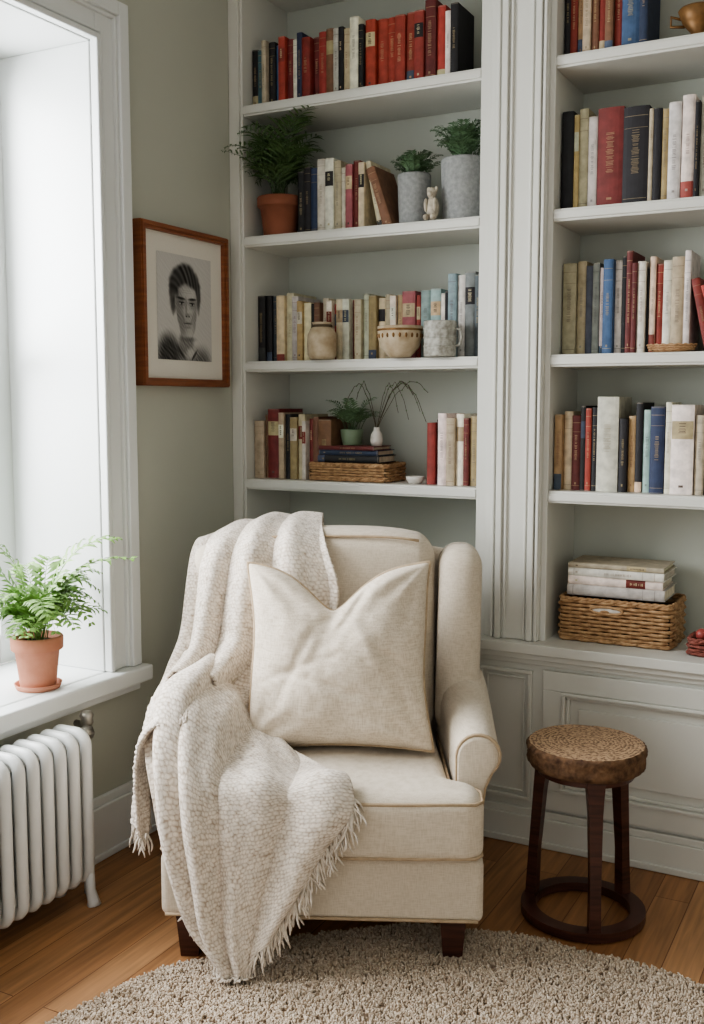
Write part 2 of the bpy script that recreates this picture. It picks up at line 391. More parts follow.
row(S,"r8:188 k4:198 w8:213 c8:203 w7:210 R5:198 y8:206 w6:208",-1.262,1.01,UL,.2,xmax=-1.09)
S.build('row_of_books',[M_books],col=True)
R_=random.Random(3)
def rnd(n): return " ".join(R_.choice('kncwcwRrygsbB')+str(R_.randint(5,13)) for _ in range(n))
for z,sp,h0 in ((2.175,"k6 r7 y6 c8 B7 r7 B8 r8 b17 n8",.235),
                (1.775,"k12:258 y5:248 c9:262 w9:240 R26:262 k25:258 c4:238 k8:232 y6:240 w12:248 w12:263 k4:240 w8:255 l9:232 w5:222 y10:212 c9 w8 k6 R7 s9 "+rnd(14),.24),
                (1.385,"c14:255 c9:262 s7:242 g7:250 w5:232 b10:262 w7:256 k5:262 R6:272 R5:248 w8:246 k3:236 c6:255 r7:236 w9:248 c12:256 w6:262",.245),
                (1.01,"y8:212 c9:220 R9:212 k5:235 r6:222 k6:230 w22:262 k8:202 y7:212 k7:240 l8:222 n14:232 w6:240 w22:240 c9 k7 y8 "+rnd(12),.23)):
    yq=2.880 if z==1.385 else 2.838
    S=MB(); xx=row(S,sp,-.868,z,UR,h0,yf=yq,xmax=-.09)
    if z==1.385:
        lean(S,.022,.20,'r',xx+.062,z,12,yq); lean(S,.018,.185,'r',xx+.092,z,16,yq)
        row(S,rnd(9),xx+.215,z,UR,h0,yf=yq,xmax=-.09)
    if z==2.175: row(S,rnd(14),-.40,z,UR,h0,xmax=-.09)
    S.build('row_of_books',[M_books],col=True)
def flat_stack(name,items,x,y,z,):
    S=MB()
    for wth,thk,dep,k,dx,rot in items:
        M=T((x+dx,y,z))@Matrix.Rotation(math.radians(rot),4,'Z')@Matrix.Rotation(pi/2,4,'Y')@T((-thk,0,0))
        book(S,thk/.96,wth,dep,COL[k],M); z+=thk+.0006
    S.build(name,[M_books],col=True); return z

# ------------------------------------------------ wicker
def rrect(w,d,r,n):
    pts=[];P=[(w/2-r,d/2-r,0),(-w/2+r,d/2-r,90),(-w/2+r,-d/2+r,180),(w/2-r,-d/2+r,270)]
    raw=[]
    for cx,cy,a in P:
        for i in range(9):
            t=math.radians(a+90*i/8); raw.append(Vector((cx+r*math.cos(t),cy+r*math.sin(t),0)))
    raw.append(raw[0]); ln=[0]
    for i in range(1,len(raw)): ln.append(ln[-1]+(raw[i]-raw[i-1]).length)
    for k in range(n):
        s=ln[-1]*k/n; j=max(i for i in range(len(ln)) if ln[i]<=s+1e-9); j=min(j,len(raw)-2)
        t=(s-ln[j])/(ln[j+1]-ln[j]+1e-9); pts.append(raw[j].lerp(raw[j+1],t))
    return pts
def basket(name,w,d,h,x,y,z,rows,stakes,rz=0,mats=None,hole=False,mw=None):
    b=MB(); n=stakes*4; base=rrect(w,d,.02,n); rr=h/rows*.50
    nor=[]
    for i in range(n):
        t=base[(i+1)%n]-base[i-1]; nor.append(Vector((t.y,-t.x,0)).normalized())
    for k in range(rows):
        zz=rr+(h-2*rr)*k/(rows-1)
        pts=[base[i]+nor[i]*(.0038*math.cos(i/4*pi+pi*k))+Vector((0,0,zz)) for i in range(n)]
        b.add(tube(pts,rr,5,True),0)
    for i in range(0,n,4):
        p=base[(i+2)%n]; b.add(tube([p+Vector((0,0,.002)),p+Vector((0,0,h))],.0022,5),0)
    for k,(rad,zz) in enumerate(((.0055,h+.001),(.0045,.0072))):
        for ph in (0,pi):
            pts=[base[i]+nor[i]*(.003*math.cos(i*1.1+ph))+Vector((0,0,zz+.003*math.sin(i*1.1+ph))) for i in range(n)]
            b.add(tube(pts,rad*.8,5,True),0)
    b.add(box(-w/2+.004,w/2-.004,-d/2+.004,d/2-.004,.001,h*.8),1,False)  # plain dark box filling the inside of the weave, colour shared with potting soil
    if hole:
        hp=[Vector((.045*math.cos(t)-.02,-d/2-.006,h*.80+.010*math.sin(t))) for t in [2*pi*i/24 for i in range(24)]]
        b.add(tube(hp,.004,6,True),0)
        b.add(rbox(-.060,.020,-d/2-.006,-d/2+.01,h*.80-.007,h*.80+.007,.004,(2,2,2),2),2)
    return b.build(name,[mw or M_wick,mats or M_soil_core,M_white],(x,y,z),rz)
basket('wicker_basket',.310,.19,.118,-.690,2.935,.586,11,34,0,hole=True)
flat_stack('stacked_books',[(.270,.030,.165,'w',0,0),(.262,.024,.16,'w',.002,1),(.266,.022,.16,'w',.002,-1),(.264,.014,.16,'c',.002,.5)],-.828,2.855,.7135)
basket('wicker_tray',.272,.15,.050,-1.528,2.910,1.011,6,34)
flat_stack('stacked_books',[(.215,.022,.125,'k',0,0),(.205,.016,.125,'n',.005,1),(.200,.012,.12,'R',.0,-1)],-1.638,2.848,1.0685)

# ------------------------------------------------ pots / decor
def pot_prof(rt,rb,h,rim=True,th=.006):
    p=[(.0005,0),(rb,0),(rb,.002)]
    if rim:
        p+=[(rb+(rt-rb)*.72-.002,h*.74),(rt,h*.745),(rt+.002,h*.76),(rt+.003,h*.97),(rt,h)]
    else: p+=[(rb*.4+rt*.6,h*.5),(rt,h*.97),(rt-.002,h)]
    p+=[(rt-th,h),(rt-th-.002,h*.86),(.0005,h*.86)]
    return p
def frond(mb,base,az,length,rise,leaf,lw,n,col,droop=.5,curl=0,stemr=.0012,mat=0,tip=True):
    base=Vector(base); d=Vector((math.cos(az),math.sin(az),0))
    p1=base+Vector((0,0,rise))+d*length*.25; p2=base+d*length+Vector((0,0,rise*(1-droop)))
    pts=bez(base,p1,p2,12)
    mb.add(tube(pts,[stemr*(1-.7*i/12) for i in range(13)],4),mat,True,tuple(q*.8 for q in col[:3])+(1,))
    for i in range(n):
        t=.22+.78*(i+.5)/n; k=t*12; j=min(int(k),11); p=pts[j].lerp(pts[j+1],k-j); tg=(pts[j+1]-pts[j]).normalized()
        side=tg.cross(Vector((0,0,1))); 
        if side.length<.05: side=Vector((-d.y,d.x,0))
        side.normalize(); up=side.cross(tg).normalized()
        ll=leaf*(math.sin(pi*min(1,t*.85+.12))**.7)*random.uniform(.8,1.15)
        for s in (-1,1):
            dr=(side*s*.85+tg*.55+up*random.uniform(-.15,.25)).normalized()
            wv=dr.cross(up).normalized()*lw*.5
            a=p; m1=p+dr*ll*.35+up*ll*.05; m2=p+dr*ll*.75; e=p+dr*ll-up*ll*.18
            V=[a,m1+wv,m1-wv,m2+wv*.7,m2-wv*.7,e]
            g=random.uniform(.8,1.25); cc=(col[0]*g,col[1]*g,col[2]*g,1)
            mb.add(([tuple(q) for q in V],[(0,1,2),(1,3,4,2),(3,5,4)]),mat,False,cc)
def plant(name,x,y,z,rt,rb,h,potmat,fr,rim=True,saucer=False,clamp=None):
    mb=MB(); mb.add(lathe(pot_prof(rt,rb,h,rim),32),0,True)
    mb.add(lathe([(.0005,h*.87),(rt-.008,h*.87)],20),1,True)
    if saucer: mb.add(lathe([(.0005,0),(rb+.010,0),(rb+.016,.014),(rb+.012,.014),(rb+.008,.004),(.0005,.004)],32),0,True)
    for a in fr(h): 
        frond(mb,*a[0],mat=2,**a[1])
    if clamp:
        x0,x1,y1,z1=clamp
        mb.v=[(max(x0-x,min(x1-x,p[0])),min(y1-y,p[1]),min(z1-z,p[2])) for p in mb.v]
    return mb.build(name,[potmat,M_soil_core,M_leaf],(x,y,z+.0005),col=True)
GR1=rgb(118,154,80); GR2=rgb(84,110,68); GR3=rgb(96,124,90)
def fern(h):
    r=random.Random(5); out=[]
    for i in range(30):
        az=i*2.399+r.uniform(-.3,.3); ln=r.uniform(.08,.18); ri=r.uniform(.10,.25)
        out.append((((r.uniform(-.02,.02),r.uniform(-.02,.02),h*.86),az,ln,ri,.060,.0105,13,GR1),dict(droop=r.uniform(.1,.8))))
    out.append((((0,0,h*.86),math.radians(20),.270,.25,.080,.0155,13,GR1),dict(droop=.10,stemr=.0018)))
    out.append((((0,0,h*.86),math.radians(50),.22,.29,.074,.0145,13,GR1),dict(droop=.1,stemr=.0018)))
    out.append((((0,0,h*.86),math.radians(212),.20,.24,.065,.012,15,GR1),dict(droop=.15)))
    out.append((((0,0,h*.86),math.radians(235),.13,.28,.06,.012,14,GR1),dict(droop=.05)))
    return out
plant('potted_fern',-1.965,1.955,.515,.064,.045,.138,M_terra,fern,saucer=True,clamp=(-2.23,9,2.155,9))
def palm(h):
    r=random.Random(9); out=[]
    for i in range(40):
        az=i*2.399; ln=r.uniform(.10,.20); ri=r.uniform(.12,.28)
        if math.sin(az)>.0: ln*=.6
        if math.cos(az)<-.2: ln*=.7
        out.append((((r.uniform(-.02,.02),r.uniform(-.02,.02),h*.86),az,ln,ri,.080,.0062,10,GR2),dict(droop=r.uniform(-.1,.6))))
    out.append((((0,-.02,h*.86),math.radians(245),.19,.20,.07,.007,12,GR2),dict(droop=.3)))
    out.append((((0,-.02,h*.86),math.radians(238),.22,.16,.07,.007,12,GR2),dict(droop=.2)))
    out.append((((0,-.02,h*.86),math.radians(-25),.19,.25,.08,.007,12,GR2),dict(droop=.0)))
    return out
plant('potted_palm',-1.790,2.880,1.775,.070,.052,.125,M_terra2,palm,clamp=(-1.870,9,3.06,2.135))
def bushy(seed,n,l,hh,gr,leaf=.022):
    def f(h):
        r=random.Random(seed); out=[]
        for i in range(n):
            az=i*2.399; rad=r.uniform(0,.03)
            out.append((((rad*math.cos(az),rad*math.sin(az),h*.86),az,r.uniform(.2,1)*l,r.uniform(.5,1)*hh,leaf,.0045,12,gr),dict(droop=r.uniform(0,.35))))
        return out
    return f
plant('potted_herb',-1.325,2.885,1.775,.050,.044,.150,M_conc,bushy(2,40,.07,.095,GR3),rim=False)
plant('potted_herb',-1.172,2.895,1.775,.066,.060,.180,M_conc,bushy(4,60,.09,.135,GR3,.028),rim=False,clamp=(-9,-1.09,3.06,2.13))
plant('potted_succulent',-1.555,2.925,1.120,.038,.030,.05,mat_plain('sage_glaze',rgb(120,138,112),.4),bushy(8,26,.10,.11,rgb(108,136,100),.030),rim=False)
g=MB()
g.add(ell(0,0,.036,.019,.020,.036),0); g.add(ell(0,-.006,.078,.014,.014,.017),0); g.add(ell(0,-.019,.074,.008,.009,.008),0)
for s in (-1,1):
    g.add(ell(s*.012,-.002,.089,.005,.005,.008),0); g.add(ell(s*.011,-.022,.009,.008,.014,.009),0); g.add(ell(s*.014,-.016,.044,.006,.008,.020),0)
g.build('ceramic_figurine',[mat_plain('antique_white',rgb(206,196,178),.6,.2,60,.4,120)],(-1.240,2.828,1.776))
g=MB(); g.add(lathe([(.0005,0),(.038,0),(.045,.015),(.047,.045),(.045,.075),(.036,.092),(.029,.098),(.029,.108),(.032,.112),(.026,.112),(.024,.10),(.0005,.09)],28),0)
g.add(lathe([(.0305,.097),(.0325,.101),(.0305,.105)],28),1)
g.build('stoneware_jar',[M_cer,M_stick],(-1.595,2.805,1.386))
g=MB(); g.add(lathe([(.0005,0),(.032,0),(.036,.006),(.056,.028),(.066,.060),(.067,.090),(.062,.090),(.058,.070),(.045,.035),(.0005,.02)],32),0)
for k in range(22):
    a=2*pi*k/22; g.add(ell(.0655*math.cos(a),.0655*math.sin(a),.062,.004,.004,.007,8,6),1)
g.add(lathe([(.067,.076),(.0685,.079),(.067,.082)],32),1)
g.build('decorative_bowl',[M_cer,M_brass],(-1.325,2.792,1.386))
g=MB(); g.add(lathe([(.0005,0),(.044,0),(.047,.004),(.048,.098),(.046,.102),(.042,.102),(.042,.02),(.0005,.02)],32),0)
for zz in (.03,.055,.08): g.add(lathe([(.0475,zz-.003),(.0505,zz),(.0475,zz+.003)],32),0)
g.add(tube([(.048,0,.03),(.062,0,.035),(.066,0,.055),(.062,0,.075),(.048,0,.08)],.004,6),0)
g.build('stoneware_mug',[M_cer2],(-1.205,2.809,1.386))
g=MB(); g.add(lathe([(.0005,0),(.016,0),(.020,.015),(.018,.035),(.009,.05),(.010,.058),(.007,.058),(.0005,.03)],20),0)
rr_=random.Random(12)
for k in range(9):
    sx=rr_.choice([1,1,1,-.5]); hx=rr_.uniform(.5,1.3); ph=rr_.uniform(.55,.95); yy=rr_.uniform(-.25,.1)
    pts=[(t*.16*sx*hx,t*yy*.2,.05+.15*rr_.uniform(.9,1.0)*math.sin(t*pi*ph)) for t in [i/14 for i in range(15)]]
    g.add(tube(pts,.0009,4),1)
    for i in range(5,15,2): g.add(ell(*pts[i],.0026,.0026,.0026,6,4),2)
g.build('bud_vase',[M_white,M_stick,mat_plain('dried_bud',rgb(120,140,104),.8)],(-1.455,2.90,1.120))
g=MB(); g.add(lathe([(.0005,0),(.018,0),(.026,.012),(.028,.022),(.025,.022),(.018,.01),(.0005,.006)],24),0); g.build('small_dish',[M_white],(-1.305,2.86,1.0105))
g=MB(); g.add(lathe([(.0005,0),(.028,0),(.030,.008),(.018,.02),(.040,.045),(.052,.075),(.048,.08),(.0005,.05)],28),0); 
for s in (-1,1): g.add(tube([(s*.045,0,.06),(s*.07,0,.07),(s*.07,0,.045),(s*.035,0,.04)],.004,6),0)
g.build('brass_urn',[M_brass],(-.52,2.87,2.176))
basket('woven_box',.12,.10,.040,-.425,2.86,.586,4,16,mw=mat_plain('red_wicker',rgb(150,86,74),.7,.2,60,.3,200))
g=MB()
for a,b_,s_ in ((0,0,1),(.030,.012,.8),(-.028,.008,.85)): g.add(ell(a,b_,.018*s_,.019*s_,.019*s_,.019*s_),0)
g.build('red_ornament',[mat_plain('pink_glaze',rgb(172,84,78),.4)],(-.43,2.85,.620))
g=MB(); g.add(lathe([(.0005,0),(.046,0),(.056,.006),(.062,.018),(.058,.019),(.046,.010),(.0005,.006)],36,0,0,0,.62),0)
for zz,rr in ((.006,.057),(.012,.060),(.018,.0625)):
    g.add(tube([(rr*math.cos(t),.62*rr*math.sin(t),zz+.0014*math.sin(20*t)) for t in [2*pi*i/90 for i in range(90)]],.0022,5,True),0)
g.build('woven_dish',[M_wick],(-.555,2.832,1.386))

# ------------------------------------------------ picture frame with pencil portrait
nx,nz=230,268
X,Z=np.meshgrid((np.arange(nx)+.5)/nx*2-1,(np.arange(nz)+.5)/nz*2-1)
def sm(e0,e1,x): t=np.clip((x-e0)/(e1-e0),0,1); return t*t*(3-2*t)
def el(cx,cz,rx,rz,s=.08,rot=0,wob=0,ph=0):
    x=(X-cx)*math.cos(rot)+(Z-cz)*math.sin(rot); z=-(X-cx)*math.sin(rot)+(Z-cz)*math.cos(rot)
    th=np.arctan2(z/rz,x/rx); rr=np.sqrt((x/rx)**2+(z/rz)**2)/(1+wob*(np.sin(5*th+ph)+.7*np.sin(11*th+2*ph)+.4*np.sin(23*th)))
    return 1-sm(1-s,1+s,rr)
I=np.full((nz,nx),.76)
rs=np.random.RandomState(4); strk=np.zeros_like(I)
for _ in range(40): 
    a=rs.uniform(40,120); th=rs.uniform(.5,1.2); strk+=np.sin(a*(X*math.cos(th)+Z*math.sin(th))+rs.uniform(0,6)+3*np.sin(3*X+2*Z))
strk/=strk.std()
hr=np.zeros_like(I)
for _ in range(20):
    a=rs.uniform(20,60); hr+=np.sin(a*(np.sqrt((X+.35)**2+(Z-.15)**2)*.8+X*.35)+rs.uniform(0,6)+2.0*np.sin(2.5*X+3*Z+rs.uniform(0,2)))
hr/=hr.std()
def ink(mask,val,tex=.05,T_=None):
    global I
    I=I*(1-mask)+(val+.55*tex*(strk if T_ is None else T_))*mask
I+= .008*strk
ink(el(-.05,-1.18,.84,.46,.3),.56,.10)
ink(el(-.60,-.94,.38,.40,.45,.45),.24,.09)
ink(el(.62,-1.10,.32,.32,.6,-.4),.42,.10)
ink(el(.03,-.66,.26,.26,.3),.50,.06)
ink(el(.20,-.86,.16,.10,.6),.72,.03)
ink(el(-.18,-.84,.18,.035,.6,-.75),.2,.05); ink(el(.32,-.90,.14,.03,.6,.75),.28,.05)
ink(el(-.44,-.02,.055,.13,.35,.1),.52,.05); ink(el(.51,.0,.045,.12,.35,-.1),.62,.04)
ink(el(-.01,.40,.55,.44,.14,.08,.018,1.2),.25,.13,hr)
ink(el(-.42,.20,.13,.26,.5,.05,.03,.5),.25,.11,hr); ink(el(.48,.24,.10,.22,.5,-.05,.03,2),.29,.11,hr)
face=np.maximum(el(.04,.14,.41,.40,.07),el(.08,-.26,.31,.33,.08))
face=np.maximum(face,el(.06,-.08,.37,.38,.07)); face=np.maximum(face,el(.07,-.42,.21,.17,.14))
ink(face,.72,.025)
ink(el(-.27,-.04,.17,.52,.9,-.06)*face*.75,.44,.06)
ink(el(-.12,-.40,.18,.18,.9,.5)*face*.6,.46,.05)
ink(el(.40,-.14,.09,.40,.9,-.12)*face*.6,.46,.05)
ink(el(.25,-.22,.09,.18,.95,-.35)*face*.4,.50,.04); ink(el(-.10,-.20,.08,.18,.95,.35)*face*.45,.46,.04)
ink(el(.06,.50,.40,.10,.8)*face*.5,.45,.05)
ink(el(-.20,.52,.32,.12,.45,.40,.03,.3),.24,.12,hr); ink(el(.20,.54,.32,.11,.45,-.28,.03,.3),.25,.12,hr); ink(el(-.34,.38,.09,.17,.6,.2,.03,.3),.25,.10,hr)
for zz,ww in ((.34,.16),(.30,.18)): ink(el(.06,zz,ww,.010,.9)*.3,.52,.02)
for cx,w_,sg in ((-.13,1.1,-1),(.26,1.0,1)):
    ink(el(cx,.112,.130*w_,.070,.95)*.7,.40,.04)
    ink(el(cx,.085,.076*w_,.022,.35),.60,.0); ink(el(cx+.01,.088,.027,.023,.35),.12,.0); ink(el(cx,.110,.086*w_,.011,.6),.14,.0); ink(el(cx,.060,.070*w_,.008,.7)*.6,.36,.0)
    ink(el(cx,.015,.10*w_,.030,.95,.1*sg)*.4,.48,.02)
ink(el(-.15,.185,.135,.022,.7,-.07),.17,.05); ink(el(.27,.185,.125,.021,.7,.05),.18,.05)
ink(el(.040,.02,.036,.17,.95)*.7,.46,.03); ink(el(.095,-.130,.085,.042,.7)*.8,.50,.02); ink(el(.045,-.150,.022,.013,.6),.20,.0); ink(el(.146,-.150,.020,.012,.6),.22,.0)
ink(el(.095,-.210,.05,.03,.95)*.4,.54,.0)
ink(el(.10,-.285,.130,.011,.6),.20,.0); ink(el(.10,-.266,.11,.018,.8)*.65,.48,.01); ink(el(.10,-.312,.088,.022,.8)*.6,.54,.01); ink(el(.10,-.360,.085,.022,.9)*.6,.46,.02)
ink(el(.10,-.585,.22,.040,.9)*.7,.38,.04)
ink(el(-.055,-.215,.018,.11,.95,.45)*.55,.44,.02); ink(el(.25,-.215,.018,.11,.95,-.45)*.45,.48,.02)
art=MB()
Aw,Ah=.262,.305
V=[];Fq=[]
for j in range(nz+1):
    for i in range(nx+1): V.append((0,(i/nx-.5)*Aw,(j/nz-.5)*Ah))
for j in range(nz):
    for i in range(nx):
        a=j*(nx+1)+i; Fq.append((a,a+1,a+nx+2,a+nx+1))
art.v+=V
for k,q in enumerate(Fq):
    vv=float(np.clip(I[k//nx,k%nx],.07,.86)); l=lin(vv*255); art.f.append(q); art.mi.append(0); art.sm.append(False); art.c.append((l,l*.98,l*.94,1))
fw,fh,ft=.418,.458,.022
mat_c=rgb(220,216,206)
art.add(box(-.004,-.001,-fw/2+.01,fw/2-.01,-fh/2+.01,fh/2-.01),0,False,mat_c)
def fr4(w,h,t,x0,x1,mi,col=(1,1,1,1)):
    art.add(box(x0,x1,-w/2,w/2,h/2-t,h/2),mi,False,col); art.add(box(x0,x1,-w/2,w/2,-h/2,-h/2+t),mi,False,col)
    art.add(box(x0,x1,-w/2,-w/2+t,-h/2+t,h/2-t),mi,False,col); art.add(box(x0,x1,w/2-t,w/2,-h/2+t,h/2-t),mi,False,col)
fr4(fw,fh,ft,-.018,.010,1); fr4(fw-.006,fh-.006,.010,.0101,.015,1)
art.build('framed_portrait',[M_art,M_frame],(XW+.019,2.524,1.531),col=True)

# ------------------------------------------------ radiator
r=MB(); xc=-1.80; dx=.052; z0,z1=.056,.455
yy=1.890; n=0
while yy>.80:
    pts=[]
    for cx,cz,a0 in ((dx-.03,z1-.03-.014,0),(-dx+.03,z1-.03-.014,90),(-dx+.03,z0+.03+.014,180),(dx-.03,z0+.03+.014,270)):
        for i in range(6):
            t=math.radians(a0+90*i/5); pts.append((xc+cx+.03*math.cos(t),yy,cz+.03*math.sin(t)))
    r.add(tube(pts,.0145,8,True),0)
    r.add(tube([(xc,yy,z0+.015),(xc,yy,z1-.015)],.0125,8),0)
    for zz in (z0+.035,z1-.035):
        r.add(tube([(xc,yy-.0235,zz),(xc,yy+.0235,zz)],.021,10),0)
    if n in (0,12,22):
        for s in (-1,1): r.add(tube([(xc+s*dx,yy,z0+.04),(xc+s*dx,yy+.004,.04),(xc+s*(dx+.004),yy+.008,.012),(xc+s*(dx+.006),yy+.008,0)],[.013,.012,.015,.018],8),0)
    yy-=.044; n+=1
r.add(tube([(xc,1.885,z1-.035),(xc,1.930,z1-.035)],.013,10),0)
r.add(tube([(xc,1.925,z1-.035),(xc,1.962,z1-.035)],.018,6),1)
r.add(lathe([(.0005,.0),(.012,0),(.018,.008),(.015,.018),(.019,.028),(.012,.038),(.0005,.040)],14,xc-.03,1.985,z1-.030),1)
r.add(tube([(xc,1.945,z1-.035),(xc-.03,1.985,z1-.03),(xc-.075,1.995,z1-.032)],.010,8),1)
r.add(tube([(xc,1.885,z0+.035),(xc,1.935,z0+.035),(xc,1.94,z0+.02),(xc,1.94,0)],.009,8),0)
r.build('cast_iron_radiator',[M_rad,M_metal])

# ------------------------------------------------ armchair  (local: x right, y back, z up)
CL=(-1.102,1.923,0); CR=math.radians(25)
ch=MB()
def nz3(x,y,z,s,a): return (noise.noise(Vector((x*s,y*s,z*s))))*a
ch.add(rbox(-.362,.362,.0,.60,.100,.250,.02,(10,8,4)),0)
ch.add(tube([(x,-.002,.110) for x in np.linspace(-.35,.35,20)],.004,6),1)
def tcush(x,y,z):
    f0=.292-.03*min(1,max(0,(y-.05)/.4))
    f=f0/.268
    k=1-min(1,max(0,(y-.062)/.026))
    x*=f*(1-k)+(.360/.268)*k
    u=x/.37; v=(y-.27)/.30
    z+= (.018*(1-u*u)*(1-min(1,v*v)) if z>.33 else 0)
    y-= .012*(1-u*u) if y<.02 else 0
    return [x,y,z+nz3(x,y,z,7,.006)]
ch.add(rbox(-.268,.268,-.022,.50,.248,.398,.034,(16,26,5),5,tcush),0)
def tpipe(zz):
    P=[(-.27,.48),(-.288,.115),(-.293,.088),(-.345,.076),(-.356,.058),(-.356,-.0),(-.34,-.018),(-.18,-.026),(0,-.031),(.18,-.026),(.34,-.018),(.356,0),(.356,.058),(.345,.076),(.293,.088),(.288,.115),(.27,.48)]
    return [(x,y,zz) for x,y in P]
ch.add(tube(tpipe(.384),.0040,6),1); ch.add(tube(tpipe(.262),.0040,6),1)
def tilt(x,y,z): return [x,y+.06*max(0,(z-.3))/.6,z]
ch.add(rbox(-.352,.352,.545,.625,.100,.870,.035,(8,2,10),5,lambda x,y,z:tilt(x,y,z-(.03*(x/.35)**4 if z>.7 else 0))),0)
def bc(x,y,z):
    u=x/.26;v=(z-.66)/.26
    if y<.5: y-=.03*(1-min(1,u*u))*(1-min(1,v*v))
    z2=z-(.022*u**4 if z>.8 else 0)+(.008*(1-u*u) if z>.85 else 0)
    return [x,y+.075*(z-.4)/.5+nz3(x,y,z,6,.005),z2]
ch.add(rbox(-.262,.262,.415,.560,.39,.915,.050,(12,4,14),6,bc),0)
ch.add(tube([(x,.488,.914-.022*(x/.262)**4-.008) for x in np.linspace(-.22,.22,16)],.004,6),1)
for s in (-1,1):
    def wg(x,y,z):
        t=(z-.40)/.46
        yy=y
        if y<.52: yy=y+ .05*max(0,t-.55)**1 - .02*(1-t)
        return [s*(x+.012*max(0,t)),yy+.05*t*.9,z]
    V,F=rbox(.262,.375,.400,.600,.40,.878,.052,(4,8,12),6,wg)
    if s<0: F=[q[::-1] for q in F]
    ch.add((V,F),0)
    ysl=[(.080,.80),(.081,.92),(.086,.97),(.096,1.0),(.15,1),(.22,1),(.30,1),(.38,1),(.46,1),(.54,1),(.60,.98)]
    V=[];F=[]
    for yv,sc in ysl:
        k=min(1,max(0,(yv-.09)/.40))
        xi=.303-.033*k; rad=.049+.016*k; xcn=.352-.014*k+0; zc=.458+.036*k
        prof=[(xi,.13),(xi,.28),(xi,.38),(xi,zc-.01)]
        for q in range(0,13):
            t=math.radians(176-q*(226/12)); prof.append((xcn+rad*math.cos(t)*1.0,zc+rad*math.sin(t)))
        prof+=[(.368,.385),(.362,.34),(.360,.26),(.360,.13)]
        cxm,czm=.33,.34
        for x,z in prof:
            xx=cxm+(x-cxm)*(sc if sc<1 else 1); zz=czm+(z-czm)*(sc*.4+.6 if sc<1 else 1)
            V.append((s*xx,yv,zz))
    m=len(prof)
    for i in range(len(ysl)-1):
        for j in range(m):
            q=(i*m+j,i*m+(j+1)%m,(i+1)*m+(j+1)%m,(i+1)*m+j)
            F.append(q if s<0 else q[::-1])
    cap=tuple(range(m)); F.append(cap[::-1] if s<0 else cap)
    ch.add((V,F),0)
    pp=[Vector(V[3*m+j])+Vector((0,-.010,0)) for j in range(m)]
    ch.add(tube(pp,.0040,6),1)
for fx in (-.30,.295):
    for fy in (.038,.54):
        Vf,Ff=box(-.024,.024,-.024,.024,0.001,.105)
        Vf=[(fx+x*(1.2 if z>.05 else .85),fy+y*(1.2 if z>.05 else .85),z) for x,y,z in Vf]
        ch.add((Vf,Ff),2,False)
ch.build('armchair',[M_linen,M_pipe,M_darkwood],CL,CR)

# ------------------------------------------------ pillow
pl=MB(); n=80; hw,hh,tk=.228,.230,.106
def ridge(d,wd): return math.exp(-(d/wd)**2)
def pil(s,t,side):
    a=(1-s*s);b=(1-t*t)
    x=s*hw*(1-.085*b+.010*math.sin(5*t)*(1 if s>0 else -1)*abs(s)); z=t*hh*(1-.07*a)
    th=tk*(max(0,a)**.5*max(0,b)**.5)**.80
    if t>-.3:
        q=((t+.3)/1.3)**2; ex=math.exp(-(abs(s-(-.06))/.38)**1.6); z-=.108*q*ex; th*=1-.15*q*ex
    wr=noise.noise(Vector((s*1.6,t*1.6,side*3)))*.014
    for cs,ct in ((-1,1),(1,1),(-1,-1),(1,-1)):
        dx_,dz_=s-cs,t-ct; rr=math.hypot(dx_,dz_); wr+=.006*math.sin(math.atan2(dz_,dx_)*11+cs)*math.exp(-(rr/.6)**2)
    wr-=.012*ridge((s+.06)+.28*(.6-t),.085)*max(0,min(1,(t+.35)))
    wr-=.008*ridge((s-.22)-.55*(.7-t)*-1,.08)*max(0,min(1,(t+.1)*1.2))
    wr-=.007*ridge((s+.50)-.45*(t+.2),.06)*max(0,1-abs(t)*1.1)
    wr-=.007*ridge((t+.45)+.30*(s-.2),.05)*max(0,1-abs(s)*1.1)
    wr-=.005*ridge((t+.15)-.35*(s+.4),.045)*max(0,1-abs(s+.5)*1.6)
    wr-=.005*ridge((t+.05)+.50*(s-.6),.045)*max(0,1-abs(s-.6)*2)
    wr+=.006*ridge((s-.45)+.5*(t+.1),.08)*max(0,1-abs(t)*1.1)
    wr+=noise.noise(Vector((s*7+t*3,t*7-s*2,side*9)))*.0022
    y=side*(th+wr*min(1,(a*b)*5))
    return (x,y,z)
for side in (-1,1):
    V=[pil(i/n*2-1,j/n*2-1,side) for j in range(n+1) for i in range(n+1)]
    F=[]
    for j in range(n):
        for i in range(n):
            a=j*(n+1)+i; q=(a,a+1,a+n+2,a+n+1); F.append(q if side<0 else q[::-1])
    pl.add((V,F),0)
edge=[pil(-1+2*i/n,-1,0) for i in range(n)]+[pil(1,-1+2*i/n,0) for i in range(n)]+[pil(1-2*i/n,1,0) for i in range(n)]+[pil(-1,1-2*i/n,0) for i in range(n)]
pl.add(tube(edge,.0045,6,True),1)
PM=T((.022,.290,.638))@Matrix.Rotation(math.radians(-17),4,'X')@Matrix.Rotation(math.radians(-.5),4,'Y')
pl.v=[tuple(PM@Vector(p)) for p in pl.v]
pl.build('throw_pillow',[M_pillow,M_pipe],CL,CR)

